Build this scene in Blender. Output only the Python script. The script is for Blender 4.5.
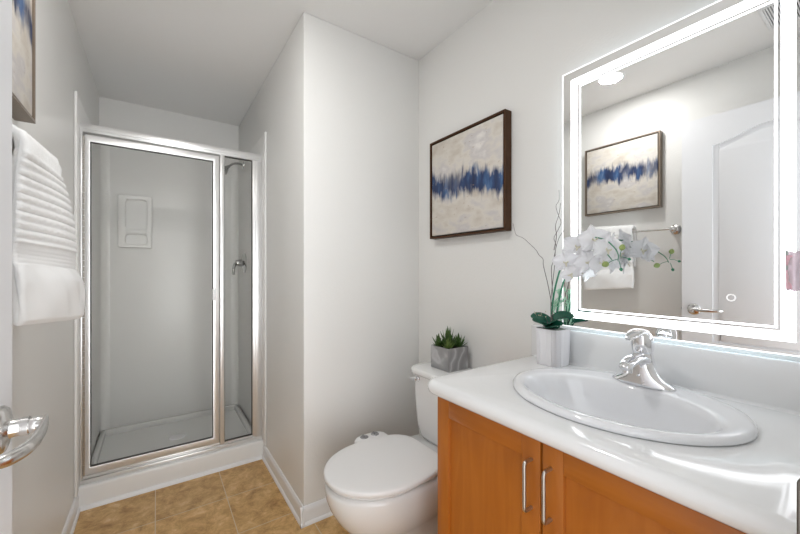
import bpy, bmesh, math, random
from mathutils import Vector, Matrix
C = bpy.context.scene.collection
for o in list(bpy.data.objects): bpy.data.objects.remove(o)
S = bpy.context.scene
# ------------------------------------------------------------------ camera, world, exposure
XL, XP, R, YP, YC, YB, ZC = -.335, .579, 1.272, 1.65, 2.395, 3.277, 2.455
YW = .05                      # room face of the entrance wall
MX = 1.237                    # mirror face
cam = bpy.data.cameras.new('camera'); co = bpy.data.objects.new('camera', cam); C.objects.link(co)
cam.sensor_width = 36; cam.lens = 352.9/800*36; cam.shift_y = .0053; cam.clip_start = .01
co.location = (0, 0, 1.212); co.rotation_euler = (math.pi/2, 0, -math.radians(34.6)); S.camera = co
w = bpy.data.worlds.new('world'); S.world = w; w.use_nodes = True
WORLD_E, FILL_E = 1.95, 5.0        # light of the adjoining room, and an added unseen fill lobe behind the doorway
WN, WL = w.node_tree.nodes, w.node_tree.links; wbg = WN['Background']
wbg.inputs[0].default_value = (.965, .985, 1, 1)
wtc = WN.new('ShaderNodeTexCoord'); wdp = WN.new('ShaderNodeVectorMath'); wdp.operation = 'DOT_PRODUCT'; wdp.inputs[1].default_value = (.04, -.985, -.17)
WL.new(wtc.outputs['Generated'], wdp.inputs[0])
wmx = WN.new('ShaderNodeMath'); wmx.operation = 'MAXIMUM'; wmx.inputs[1].default_value = 0; WL.new(wdp.outputs['Value'], wmx.inputs[0])
wpw = WN.new('ShaderNodeMath'); wpw.operation = 'POWER'; wpw.inputs[1].default_value = 14; WL.new(wmx.outputs[0], wpw.inputs[0])
wma = WN.new('ShaderNodeMath'); wma.operation = 'MULTIPLY_ADD'; wma.inputs[1].default_value = FILL_E; wma.inputs[2].default_value = WORLD_E; WL.new(wpw.outputs[0], wma.inputs[0])
WL.new(wma.outputs[0], wbg.inputs[1])
S.view_settings.view_transform = 'Standard'; S.view_settings.look = 'None'
S.view_settings.exposure = 0.0; S.view_settings.gamma = 1; S.view_settings.use_curve_mapping = False
LAMP_W, MIRROR_E, BACK_E = 6.4, 3.4, 1.6

# ------------------------------------------------------------------ materials
def nt(name):
    m = bpy.data.materials.new(name); m.use_nodes = True
    return m, m.node_tree.nodes, m.node_tree.links, m.node_tree.nodes['Principled BSDF']
def mat(name, col, rough=.5, metal=0, bump=None, coat=0, var=None, spec=None, emit=None, sss=0):
    m, N, L, b = nt(name)
    b.inputs['Base Color'].default_value = (*col, 1); b.inputs['Roughness'].default_value = rough
    b.inputs['Metallic'].default_value = metal; b.inputs['Coat Weight'].default_value = coat
    b.inputs['Coat Roughness'].default_value = .05
    if spec is not None: b.inputs['Specular IOR Level'].default_value = spec
    if sss: b.inputs['Subsurface Weight'].default_value = sss; b.inputs['Subsurface Radius'].default_value = (.01, .01, .01)
    tc = N.new('ShaderNodeTexCoord')
    if var:
        sc, col2 = var
        n = N.new('ShaderNodeTexNoise'); n.inputs['Scale'].default_value = sc; n.inputs['Detail'].default_value = 4
        L.new(tc.outputs['Object'], n.inputs['Vector'])
        mx = N.new('ShaderNodeMix'); mx.data_type = 'RGBA'
        mx.inputs[6].default_value = (*col, 1); mx.inputs[7].default_value = (*col2, 1)
        L.new(n.outputs['Fac'], mx.inputs[0]); L.new(mx.outputs[2], b.inputs['Base Color'])
    if bump:
        sc, st = bump
        n = N.new('ShaderNodeTexNoise'); n.inputs['Scale'].default_value = sc; n.inputs['Detail'].default_value = 3
        L.new(tc.outputs['Object'], n.inputs['Vector'])
        bp = N.new('ShaderNodeBump'); bp.inputs['Strength'].default_value = st; bp.inputs['Distance'].default_value = .002
        L.new(n.outputs['Fac'], bp.inputs['Height']); L.new(bp.outputs['Normal'], b.inputs['Normal'])
    if emit:
        b.inputs['Emission Color'].default_value = (*emit[0], 1); b.inputs['Emission Strength'].default_value = emit[1]
    return m
M = {}
M['wall'] = mat('wall_paint', (.845, .84, .82), .38, bump=(130, .35), spec=.35)
M['ceiling'] = mat('ceiling_paint', (.90, .895, .885), .8)
M['trim'] = mat('trim_paint', (.87, .875, .885), .3)
M['door'] = mat('door_paint', (.82, .825, .845), .35)
M['acrylic'] = mat('shower_acrylic', (.86, .855, .84), .3, spec=.5)
M['pan'] = mat('pan_acrylic', (.88, .88, .87), .2)
M['china'] = mat('vitreous_china', (.87, .87, .865), .12, coat=.6)
M['sink'] = mat('sink_china', (.86, .87, .895), .08, coat=.7)
M['plastic'] = mat('seat_plastic', (.88, .875, .87), .28)
M['counter'] = mat('cultured_marble', (.85, .86, .86), .12, coat=.5, var=(7, (.89, .89, .90)))
M['chrome'] = mat('chrome', (.88, .88, .90), .06, 1)
M['nickel'] = mat('satin_nickel', (.55, .52, .48), .28, 1)
M['lever'] = mat('brushed_lever', (.74, .73, .72), .2, 1)
M['dchrome'] = mat('shower_chrome', (.52, .52, .52), .12, 1)
M['alu'] = mat('polished_aluminium', (.80, .80, .795), .32, .75)
M['gasket'] = mat('dark_gasket', (.06, .055, .05), .5)
M['black'] = mat('black_gap', (.01, .01, .01), .7)
M['bronze'] = mat('plate_bronze', (.10, .085, .07), .5, .4)
M['towel'] = mat('towel_cotton', (.92, .92, .915), .95, bump=(700, .8), spec=.1)
M['pot'] = mat('white_ribbed_ceramic', (.86, .85, .87), .55)
M['moss'] = mat('moss', (.10, .10, .16), .9, bump=(200, 1), var=(90, (.25, .3, .2)))
M['leaf'] = mat('orchid_leaf', (.004, .055, .035), .25, var=(25, (.01, .12, .07)))
M['stem'] = mat('orchid_stem', (.03, .22, .12), .4)
M['petal'] = mat('orchid_petal', (.90, .90, .93), .6, sss=.3)
M['lip'] = mat('orchid_lip', (.75, .72, .60), .6)
M['bud'] = mat('orchid_bud', (.36, .42, .12), .5, var=(60, (.25, .38, .14)))
M['twig'] = mat('grey_twig', (.16, .13, .13), .8)
M['filler'] = mat('pale_green_filler', (.25, .55, .38), .6, var=(80, (.5, .72, .55)))
M['dry'] = mat('dried_blossom', (.55, .50, .36), .8)
M['soil'] = mat('dark_soil', (.03, .025, .02), .95, bump=(150, 1))
M['succ'] = mat('succulent_green', (.025, .075, .02), .4, var=(45, (.10, .19, .04)))
M['succl'] = mat('succulent_light_green', (.12, .20, .05), .4, var=(45, (.2, .27, .08)))
M['frame'] = mat('bronze_wood_frame', (.050, .020, .008), .55, var=(30, (.080, .034, .012)), spec=.25, bump=(90, .2))
M['framel'] = mat('champagne_frame', (.24, .19, .145), .35, .4, bump=(90, .2))
M['pink'] = mat('pink_card', (1.0, .42, .58), .5, var=(160, (.9, .75, .78)))
M['greyprint'] = mat('grey_card', (.35, .4, .38), .5, var=(160, (.7, .75, .75)))
M['dial'] = mat('grey_dial', (.35, .35, .36), .3, .6)
M['led'] = mat('mirror_light_band', (1, 1, 1), .5, emit=((.93, .96, 1), MIRROR_E))
M['ledthin'] = mat('mirror_edge_light', (1, 1, 1), .5, emit=((.95, .97, 1), 1.6))
M['ledring'] = mat('switch_ring', (1, 1, 1), .5, emit=((.95, .97, 1), .7))
M['ledback'] = mat('mirror_back_light', (1, 1, 1), .5, emit=((.70, .88, 1), BACK_E))
M['lampglow'] = mat('lamp_lens', (1, 1, 1), .5, emit=((1, .98, .95), 9))
M['mirror'] = mat('silvered_glass', (.93, .94, .94), 0.0, 1)
M['dark'] = mat('vent_void', (.20, .20, .21), .8)

def m_glass():
    m, N, L, b = nt('shower_glass')
    out = N['Material Output']; t = N.new('ShaderNodeBsdfTransparent'); t.inputs[0].default_value = (.985, .985, .978, 1)
    g = N.new('ShaderNodeBsdfGlossy'); g.inputs['Roughness'].default_value = .28
    f = N.new('ShaderNodeFresnel'); f.inputs[0].default_value = 1.18
    mx = N.new('ShaderNodeMixShader'); L.new(f.outputs[0], mx.inputs[0]); L.new(t.outputs[0], mx.inputs[1]); L.new(g.outputs[0], mx.inputs[2])
    L.new(mx.outputs[0], out.inputs[0]); return m
M['glass'] = m_glass()
def m_clear():
    m, N, L, b = nt('clear_wrap')
    out = N['Material Output']; t = N.new('ShaderNodeBsdfTransparent'); t.inputs[0].default_value = (.93, .88, .9, 1)
    mx = N.new('ShaderNodeMixShader'); mx.inputs[0].default_value = .8
    b.inputs['Base Color'].default_value = (.80, .70, .76, 1); b.inputs['Roughness'].default_value = .15
    L.new(t.outputs[0], mx.inputs[1]); L.new(b.outputs[0], mx.inputs[2]); L.new(mx.outputs[0], out.inputs[0]); return m
M['wrap'] = m_clear()

def ramp(N, stops):
    r = N.new('ShaderNodeValToRGB'); e = r.color_ramp.elements
    while len(e) < len(stops): e.new(.5)
    for x, (p, c) in zip(e, stops): x.position = p; x.color = (*c, 1)
    return r
def m_wood(name, axis):
    m, N, L, b = nt(name); tc = N.new('ShaderNodeTexCoord'); mp = N.new('ShaderNodeMapping')
    mp.inputs['Scale'].default_value = (6, 14, 1.6) if axis == 'z' else (6, 1.6, 14)
    L.new(tc.outputs['Object'], mp.inputs[0])
    n = N.new('ShaderNodeTexNoise'); n.inputs['Scale'].default_value = 2.2; n.inputs['Detail'].default_value = 6; n.inputs['Distortion'].default_value = .7
    L.new(mp.outputs[0], n.inputs[0])
    r = ramp(N, [(.2, (.40, .112, .010)), (.5, (.46, .140, .015)), (.8, (.53, .175, .024))])
    L.new(n.outputs['Fac'], r.inputs[0]); L.new(r.outputs[0], b.inputs['Base Color'])
    b.inputs['Roughness'].default_value = .33; b.inputs['Coat Weight'].default_value = .15; return m
M['wood'] = m_wood('maple_upright_grain', 'z'); M['woodh'] = m_wood('maple_level_grain', 'y')
def m_tile():
    m, N, L, b = nt('floor_tile'); tc = N.new('ShaderNodeTexCoord'); mp = N.new('ShaderNodeMapping')
    p = .3155
    mp.inputs['Location'].default_value = (p*10+.005, -2.08+p*10, 0)
    L.new(tc.outputs['Object'], mp.inputs[0])
    br = N.new('ShaderNodeTexBrick'); br.offset = 0; br.squash = 1
    for k, v in (('Scale', 1), ('Mortar Size', .0022), ('Mortar Smooth', .2), ('Brick Width', p), ('Row Height', p), ('Bias', 0)): br.inputs[k].default_value = v
    br.inputs['Color1'].default_value = (0, 0, 0, 1); br.inputs['Color2'].default_value = (1, 1, 1, 1)
    L.new(mp.outputs[0], br.inputs[0])
    n = N.new('ShaderNodeTexNoise'); n.inputs['Scale'].default_value = 13; n.inputs['Detail'].default_value = 12; n.inputs['Roughness'].default_value = .78; n.inputs['Distortion'].default_value = .35
    L.new(tc.outputs['Object'], n.inputs[0])
    r = ramp(N, [(.30, (.26, .125, .038)), (.43, (.50, .29, .105)), (.55, (.67, .42, .175)), (.70, (.85, .64, .36))])
    L.new(n.outputs['Fac'], r.inputs[0])
    h = N.new('ShaderNodeHueSaturation'); ma = N.new('ShaderNodeMath'); ma.operation = 'MULTIPLY_ADD'; ma.inputs[1].default_value = .14; ma.inputs[2].default_value = .93
    L.new(br.outputs['Color'], ma.inputs[0]); L.new(ma.outputs[0], h.inputs['Value']); L.new(r.outputs[0], h.inputs['Color'])
    mx = N.new('ShaderNodeMix'); mx.data_type = 'RGBA'; mx.inputs[7].default_value = (.66, .55, .38, 1)
    L.new(br.outputs['Fac'], mx.inputs[0]); L.new(h.outputs[0], mx.inputs[6]); L.new(mx.outputs[2], b.inputs['Base Color'])
    bp = N.new('ShaderNodeBump'); bp.inputs['Strength'].default_value = .3; bp.inputs['Distance'].default_value = .002
    L.new(n.outputs['Fac'], bp.inputs['Height']); L.new(bp.outputs[0], b.inputs['Normal']); b.inputs['Roughness'].default_value = .42
    return m
M['tile'] = m_tile()
def m_concrete():
    m, N, L, b = nt('swirled_grey_cement'); tc = N.new('ShaderNodeTexCoord')
    wv = N.new('ShaderNodeTexWave'); wv.inputs['Scale'].default_value = 5; wv.inputs['Distortion'].default_value = 14; wv.inputs['Detail'].default_value = 3; wv.inputs['Detail Scale'].default_value = .9
    L.new(tc.outputs['Object'], wv.inputs[0])
    r = ramp(N, [(0, (.29, .29, .29)), (.8, (.36, .36, .365)), (1, (.52, .52, .53))])
    L.new(wv.outputs['Fac'], r.inputs[0]); L.new(r.outputs[0], b.inputs['Base Color']); b.inputs['Roughness'].default_value = .7; return m
M['cement'] = m_concrete()
def m_paint(name, seed, flip=1, band=.03, height=.52):
    """abstract canvas: cream ground, ragged indigo band across the middle"""
    m, N, L, b = nt(name); tc = N.new('ShaderNodeTexCoord'); sp = N.new('ShaderNodeSeparateXYZ'); L.new(tc.outputs['Object'], sp.inputs[0])
    def noise(scale, vec=(1, 1, 1), det=5, off=0):
        mp = N.new('ShaderNodeMapping'); mp.inputs['Scale'].default_value = vec; mp.inputs['Location'].default_value = (seed+off, seed*2+off, off)
        L.new(tc.outputs['Object'], mp.inputs[0]); n = N.new('ShaderNodeTexNoise'); n.inputs['Scale'].default_value = scale; n.inputs['Detail'].default_value = det
        L.new(mp.outputs[0], n.inputs[0]); return n.outputs['Fac']
    def ma(op, a, c, d=None):
        q = N.new('ShaderNodeMath'); q.operation = op
        for i, x in enumerate((a, c, d)):
            if x is None: continue
            if isinstance(x, (int, float)): q.inputs[i].default_value = x
            else: L.new(x, q.inputs[i])
        return q.outputs[0]
    wob = ma('MULTIPLY_ADD', noise(3.2, (1, 1, .15), 2), .16, -.08)
    slope = ma('MULTIPLY', sp.outputs[1], -.10*flip)
    soft = ma('MULTIPLY_ADD', noise(34, (1, 1, .30), 8, 3), .13, -.065)
    fine = ma('MULTIPLY_ADD', noise(90, (1, 1, .22), 6, 7), .07, -.035)
    d = ma('ADD', ma('ADD', ma('SUBTRACT', sp.outputs[2], band), wob), ma('ADD', slope, ma('ADD', soft, fine)))
    ad = ma('ABSOLUTE', d, 0)
    patch = ma('MULTIPLY_ADD', noise(6, (1, 1, .6), 3, 21), 2.2, -.10)
    blue0 = N.new('ShaderNodeMapRange'); blue0.interpolation_type = 'SMOOTHSTEP'; L.new(ad, blue0.inputs[0])
    blue0.inputs[1].default_value = .080; blue0.inputs[2].default_value = .010; blue0.inputs[3].default_value = 0; blue0.inputs[4].default_value = 1.15
    class _o: pass
    blue = _o(); mn = N.new('ShaderNodeMath'); mn.operation = 'MULTIPLY'; mn.use_clamp = True; L.new(blue0.outputs[0], mn.inputs[0]); L.new(patch, mn.inputs[1]); blue.outputs = mn.outputs
    base = ramp(N, [(.3, (.56, .50, .43)), (.5, (.70, .66, .60)), (.62, (.60, .57, .56)), (.75, (.78, .75, .72))]); L.new(noise(9, (1, 1, 1.8), 8, 5), base.inputs[0])
    br = ramp(N, [(.3, (.008, .014, .05)), (.5, (.018, .042, .125)), (.62, (.05, .12, .27)), (.78, (.3, .38, .5))]); L.new(noise(20, (1, 1, .25), 6, 9), br.inputs[0])
    mx = N.new('ShaderNodeMix'); mx.data_type = 'RGBA'; L.new(blue.outputs[0], mx.inputs[0]); L.new(base.outputs[0], mx.inputs[6]); L.new(br.outputs[0], mx.inputs[7])
    fl = N.new('ShaderNodeMapRange'); L.new(noise(38, (1, 1, 2.2), 6, 12), fl.inputs[0]); fl.inputs[1].default_value = .66; fl.inputs[2].default_value = .70
    fm = ma('MULTIPLY', fl.outputs[0], .6)
    m2 = N.new('ShaderNodeMix'); m2.data_type = 'RGBA'; L.new(fm, m2.inputs[0]); L.new(mx.outputs[2], m2.inputs[6]); m2.inputs[7].default_value = (.38, .27, .17, 1)
    L.new(m2.outputs[2], b.inputs['Base Color']); b.inputs['Roughness'].default_value = .6
    bp = N.new('ShaderNodeBump'); bp.inputs['Strength'].default_value = .4; bp.inputs['Distance'].default_value = .003
    L.new(noise(30, (1, 1, 1), 6, 1), bp.inputs['Height']); L.new(bp.outputs[0], b.inputs['Normal']); return m
M['art_a'] = m_paint('canvas_right', 4.3, 1, -.005)
M['art_b'] = m_paint('canvas_left', 11.7, -1, .02)

# ------------------------------------------------------------------ mesh helpers
class MB:
    def __init__(s): s.bm = bmesh.new()
    def box(s, a, b, bev=0, seg=2, rot=None):
        t = bmesh.new(); bmesh.ops.create_cube(t, size=1)
        c = [(a[i]+b[i])/2 for i in range(3)]; d = [abs(b[i]-a[i]) for i in range(3)]
        for v in t.verts: v.co = Vector((v.co.x*d[0], v.co.y*d[1], v.co.z*d[2]))
        if bev: bmesh.ops.bevel(t, geom=list(t.edges), offset=min(bev, min(d)*.49), segments=seg, affect='EDGES', profile=.5)
        for v in t.verts:
            if rot is not None: v.co = rot @ v.co
            v.co += Vector(c)
        return s.merge(t)
    def merge(s, t):
        me = bpy.data.meshes.new('t'); t.to_mesh(me); t.free(); s.bm.from_mesh(me); bpy.data.meshes.remove(me); return s
    def loft(s, rings, cap=(True, True), closed=True):
        bm = s.bm; R_ = [[bm.verts.new(p) for p in r] for r in rings]; n = len(rings[0])
        for a, b in zip(R_[:-1], R_[1:]):
            for i in range(n if closed else n-1):
                j = (i+1) % n
                try: bm.faces.new((a[i], a[j], b[j], b[i]))
                except ValueError: pass
        if closed:
            if cap[0]: bm.faces.new(list(reversed(R_[0])))
            if cap[1]: bm.faces.new(R_[-1])
        return s
    def tube(s, pts, rad, n=10, flat=1.0, up=None, smooth=0):
        pts = [Vector(p) for p in pts]
        if smooth: pts, rad = crom(pts, rad, smooth)
        if not hasattr(rad, '__len__'): rad = [rad]*len(pts)
        rings = []; prev = None
        for i, p in enumerate(pts):
            t = (pts[min(i+1, len(pts)-1)]-pts[max(i-1, 0)]).normalized()
            if prev is None:
                u = Vector(up) if up else (Vector((0, 0, 1)) if abs(t.z) < .9 else Vector((1, 0, 0)))
            else: u = prev
            u = (u-t*u.dot(t)).normalized(); prev = u; v = t.cross(u)
            rings.append([p+(u*math.cos(2*math.pi*k/n)*flat+v*math.sin(2*math.pi*k/n))*rad[i] for k in range(n)])
        return s.loft(rings)
    def cyl(s, a, b, r, r2=None, n=32):
        a, b = Vector(a), Vector(b); r2 = r if r2 is None else r2
        return s.tube([a, b], [r, r2], n)
    def lathe(s, base, axis, prof, n=40):
        """prof: list of (radius, distance along axis)"""
        ax = Vector(axis).normalized(); u = ax.orthogonal().normalized(); v = ax.cross(u); base = Vector(base)
        return s.loft([[base+ax*h+(u*math.cos(2*math.pi*k/n)+v*math.sin(2*math.pi*k/n))*max(r, 1e-5) for k in range(n)] for r, h in prof])
    def grid(s, f, nu, nv, thick=0):
        bm = s.bm; V = [[bm.verts.new(f(i/nu, j/nv)) for j in range(nv+1)] for i in range(nu+1)]
        for i in range(nu):
            for j in range(nv): bm.faces.new((V[i][j], V[i+1][j], V[i+1][j+1], V[i][j+1]))
        return s
def crom(P, rad, k):
    out = []; ro = []; n = len(P); rr = rad if hasattr(rad, '__len__') else [rad]*n
    for i in range(n-1):
        p0, p1, p2, p3 = P[max(i-1, 0)], P[i], P[i+1], P[min(i+2, n-1)]
        for q in range(k):
            t = q/k; out.append(.5*((2*p1)+(p2-p0)*t+(2*p0-5*p1+4*p2-p3)*t*t+(3*p1-p0-3*p2+p3)*t**3)); ro.append(rr[i]*(1-t)+rr[i+1]*t)
    out.append(P[-1]); ro.append(rr[-1]); return out, ro
ORG = {}
def wloc(o):
    return ORG.get(o.name, Vector((0, 0, 0))) if o else Vector((0, 0, 0))
def obj(name, mb, m, parent=None, smooth=True, label=None, origin=None, angle=40, solid=0):
    bm = mb.bm
    if name.split('_')[0] != 'free': bmesh.ops.recalc_face_normals(bm, faces=list(bm.faces))
    me = bpy.data.meshes.new(name)
    if solid:
        pass
    lo = Vector([min(v.co[i] for v in bm.verts) for i in range(3)]); hi = Vector([max(v.co[i] for v in bm.verts) for i in range(3)])
    o_ = wloc(parent)
    org = Vector(origin) if origin is not None else (o_ if parent else Vector(((lo.x+hi.x)/2, (lo.y+hi.y)/2, lo.z)))
    for v in bm.verts: v.co -= org
    bm.to_mesh(me); bm.free()
    for p in me.polygons: p.use_smooth = smooth
    if smooth: me.set_sharp_from_angle(angle=math.radians(angle))
    for x in (m if isinstance(m, list) else [m]): me.materials.append(M[x] if isinstance(x, str) else x)
    o = bpy.data.objects.new(name, me); C.objects.link(o); ORG[o.name] = org
    if parent: o.parent = parent; o.location = org-o_
    else: o.location = org
    if label: o['label'] = label
    if solid:
        sm = o.modifiers.new('thickness', 'SOLIDIFY'); sm.thickness = solid; sm.offset = 0
    return o
def thing(name, label, cat, loc, group=None):
    o = bpy.data.objects.new(name, None); o.empty_display_size = .05; C.objects.link(o); o.location = loc; ORG[o.name] = Vector(loc)
    o['label'] = label; o['category'] = cat
    if group: o['group'] = group
    return o
def tag(o, label, cat, group=None):
    o['label'] = label; o['category'] = cat
    if group: o['group'] = group
    return o
def struct(name, mb, m, smooth=False, label=None):
    o = obj(name, mb, m, None, smooth, label, origin=(0, 0, 0)); o['kind'] = 'structure'; return o
def plate(mb, outer, holes, d0, d1, axes='xy', bev=0):
    """extrude a 2D outline (with holes) between d0 and d1 along the third axis; rounded edges"""
    cu = bpy.data.curves.new('t', 'CURVE'); cu.dimensions = '2D'; cu.fill_mode = 'BOTH'
    h = abs(d1-d0)/2; cu.extrude = h-bev; cu.bevel_depth = bev; cu.bevel_resolution = 4 if bev > .004 else 1; cu.offset = -bev
    for P in [outer]+list(holes):
        sp = cu.splines.new('POLY'); sp.points.add(len(P)-1); sp.use_cyclic_u = True
        for q, p in zip(sp.points, P): q.co = (p[0], p[1], 0, 1)
    t = bpy.data.objects.new('t', cu); C.objects.link(t); dg = bpy.context.evaluated_depsgraph_get(); dg.update()
    me = bpy.data.meshes.new_from_object(t.evaluated_get(dg)); bpy.data.objects.remove(t); bpy.data.curves.remove(cu)
    mid = (d0+d1)/2
    for v in me.vertices:
        a, b, c = v.co
        v.co = {'xy': (a, b, c+mid), 'yz': (c+mid, a, b), 'xz': (a, c+mid, b)}[axes]
    b2 = bmesh.new(); b2.from_mesh(me); bmesh.ops.remove_doubles(b2, verts=b2.verts, dist=1e-5); mb.merge(b2); bpy.data.meshes.remove(me); return mb
def rrect(x0, y0, x1, y1, r, n=6, rs=None):
    rs = rs or [r]*4; P = []
    for (cx, cy, a0, rr) in ((x1-rs[0], y1-rs[0], 0, rs[0]), (x0+rs[1], y1-rs[1], 90, rs[1]), (x0+rs[2], y0+rs[2], 180, rs[2]), (x1-rs[3], y0+rs[3], 270, rs[3])):
        for k in range(n+1):
            a = math.radians(a0+90*k/n); P.append((cx+rr*math.cos(a), cy+rr*math.sin(a)))
    return P
def ell(cx, cy, ax, ay, n=64): return [(cx+ax*math.cos(2*math.pi*k/n), cy+ay*math.sin(2*math.pi*k/n)) for k in range(n)]
def ring3(P, z): return [(x, y, z) for x, y in P]
def inset(P, d):
    n = len(P); o = []
    for i in range(n):
        a, b, c = Vector(P[i-1]), Vector(P[i]), Vector(P[(i+1) % n]); e = (c-a)
        nrm = Vector((-e.y, e.x)).normalized() if e.length > 1e-9 else Vector((0, 0)); o.append(tuple(b+nrm*d))
    return o

# ------------------------------------------------------------------ the setting
T = .12
struct('floor', MB().box((XL-T, -.10, -.05), (R+T, YB+T, 0)), 'tile')
struct('ceiling', plate(MB(), [(XL-T, -.10), (R+T, -.10), (R+T, YB+T), (XL-T, YB+T)], [ell(.072, 1.098, .072, .072, 40)], ZC, ZC+.05), 'ceiling')
struct('wall_left', MB().box((XL-T, -.10, 0), (XL, YB+T, ZC)), 'wall')
struct('wall_right', MB().box((R, -.10, 0), (R+T, YP+.001, ZC)), 'wall')
struct('wall_far', MB().box((XL, YB, 0), (XP, YB+T, ZC)), 'wall')
struct('wall_partition', MB().box((XP, YP, 0), (R+T, YB+T, ZC), .006, 3), 'wall', True)
DX0, DX1, DZ = -.205, .525, 2.13       # doorway the camera stands in
wb = MB().box((XL, -.08, 0), (DX0-.012, YW, ZC)).box((DX1+.012, -.08, 0), (R, YW, ZC)).box((DX0-.012, -.08, DZ+.012), (DX1+.012, YW, ZC))
struct('wall_back', wb, 'wall')
jb = MB().box((DX0-.012, -.085, 0), (DX0, YW+.002, DZ)).box((DX1, -.085, 0), (DX1+.012, YW+.002, DZ)).box((DX0-.012, -.085, DZ), (DX1+.012, YW+.002, DZ+.012))
struct('trim_1', jb, 'trim')
# casing round the doorway, on the room face of the wall
cs = MB().box((DX1+.006, YW, 0), (DX1+.062, YW+.010, DZ+.06), .003).box((DX0-.062, YW, 0), (DX0-.018, YW+.010, DZ+.06), .003).box((DX0-.062, YW, DZ+.006), (DX1+.062, YW+.010, DZ+.06), .003)
struct('trim_2', cs, 'trim', True)
# baseboards: board with rounded top and a quarter-round shoe at the floor
def baseboard(name, p0, p1, nrm):
    """p0->p1 along the wall face, nrm points into the room"""
    p0, p1, nv = Vector((*p0, 0)), Vector((*p1, 0)), Vector((*nrm, 0)); pr = [(0, 0), (.019, 0), (.019, .006), (.017, .012), (.0125, .016), (.011, .017), (.011, .066), (.0105, .073), (.007, .080), (.0045, .086), (0, .088)]
    mb = MB(); mb.loft([[p+nv*a+Vector((0, 0, z)) for a, z in pr] for p in (p0, p1)]); return mb
def mitre(mb, ext): return mb
struct('baseboard_left', baseboard('b', (XL, .13), (XL, YC), (1, 0)), 'trim', True)
struct('baseboard_partition', baseboard('b', (XP, YP-.019), (XP, YC), (-1, 0)), 'trim', True)
struct('baseboard_far', baseboard('b', (XP-.019, YP), (R, YP), (0, -1)), 'trim', True)
struct('baseboard_right', baseboard('b', (R, .87), (R, YP-.019), (-1, 0)), 'trim', True)

# ------------------------------------------------------------------ entrance door, standing open along the left wall
dx0, dx1, dy0, dy1 = -.222, -.187, .065, .803
dr = bpy.data.objects.new('door_1', None); C.objects.link(dr); dr.location = (-.205, dy0, 0); ORG[dr.name] = Vector(dr.location); dr['kind'] = 'structure'
def arch(y0, y1, z0, z1, rise, n=16):
    P = [(y0, z0), (y1, z0)]
    for k in range(n+1):
        t = k/n; P.append((y1+(y0-y1)*t, z1+rise*(1-math.cos(2*math.pi*t))/2))
    return P
ya, yb_ = dy0+.13, dy1-.145
mb = MB(); mb.box((dx0, dy0, .012), (dx1-.008, dy1, 2.12))
plate(mb, [(dy0, .012), (dy1, .012), (dy1, 2.12), (dy0, 2.12)], [arch(ya, yb_, .80, 1.945, .06), arch(ya, yb_, .22, .68, 0)], dx1-.008, dx1, 'yz')
obj('door_slab', mb, 'door', dr, False)
mb = MB()
for z0, z1, rs in ((.80, 1.945, .06), (.22, .68, 0)):
    plate(mb, inset(arch(ya, yb_, z0, z1, rs), .030), [], dx1-.0085, dx1-.002, 'yz', .003)
obj('raised_panel', mb, 'door', dr)
# lever handle: round rose, neck, tapering curved lever
lz, ly = .984, .742
mb = MB().lathe((dx1, ly, lz), (1, 0, 0), [(0, 0), (.034, 0), (.034, .004), (.031, .008), (.022, .011), (.014, .013), (.0125, .016), (.0125, .028)])
rose = obj('door_handle', mb, 'lever', dr)
mb = MB().cyl((dx1+.024, ly, lz), (dx1+.032, ly, lz), .0135).lathe((dx1+.03, ly, lz), (1, 0, 0), [(.0105, 0), (.0115, .003), (.0115, .010), (.010, .016), (.006, .022), (0, .023)])
mb.tube([(-.1395, .752, .992), (-.1375, .738, .989), (-.136, .715, .985), (-.135, .690, .984), (-.135, .664, .984), (-.138, .638, .985), (-.148, .614, .986), (-.160, .602, .987)], [.001, .004, .0058, .0062, .0062, .006, .0055, .003], 16, flat=1.5, smooth=6, up=(0, 0, 1))
mb.tube([(-.150, ly, lz), (-.137, ly-.012, lz+.001)], [.0095, .005], 14)
obj('lever', mb, 'lever', rose)
obj('latch', MB().box((dx0+.011, dy1-.001, lz-.028), (dx1-.011, dy1+.0015, lz+.028), .0008).box((dx0+.013, dy1, lz-.008), (dx1-.013, dy1+.008, lz+.008), .002), 'lever', dr)
obj('hinge', MB().cyl((dx0-.0, dy0-.002, 1.72), (dx0-.0, dy0-.002, 1.80), .006), 'nickel', dr)
# strike plate with curved lip on the right jamb
mb = MB().box((DX1-.002, -.02, .945), (DX1, YW-.002, 1.018), .0008)
mb.grid(lambda u, v: (lambda a, wz: Vector((DX1-.001-.0115*(1-math.cos(a)), YW-.004+.0165*math.sin(a), .981+wz)))(u*math.pi*.62, (v-.5)*.062*(1-.35*u**3)), 10, 8)
tag(obj('strike_plate', mb, 'bronze', None, solid=.002), 'dark bronze strike plate with curved lip on the door jamb at far right', 'strike plate')

# ------------------------------------------------------------------ mirror with light band
y0m, y1m, z0m, z1m = .123, .732, 1.013, 1.934
mr = thing('lighted_mirror', 'large rectangular wall mirror with a glowing white border above the sink', 'mirror', (R, (y0m+y1m)/2, z0m))
obj('mirror_glass', MB().box((MX, y0m, z0m), (MX+.005, y1m, z1m)), 'mirror', mr, False)
def rect(a, inn=0): return [(y0m+a, z0m+a), (y1m-a, z0m+a), (y1m-a, z1m-a), (y0m+a, z1m-a)]
obj('light_band', plate(MB(), rect(.031), [rect(.0555)], MX-.0006, MX+.001, 'yz'), 'led', mr, False, 'frosted glowing white band set in from the edge')
obj('light_line', plate(MB(), rect(.0615), [rect(.0665)], MX-.0006, MX+.001, 'yz'), 'led', mr, False, 'thin glowing white line inside the band')
obj('edge_strip', plate(MB(), [(y0m-.0015, z0m-.0015), (y1m+.0015, z0m-.0015), (y1m+.0015, z1m+.0015), (y0m-.0015, z1m+.0015)], [rect(.001)], MX-.0003, MX+.0055, 'yz'), 'ledthin', mr, False)
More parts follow.
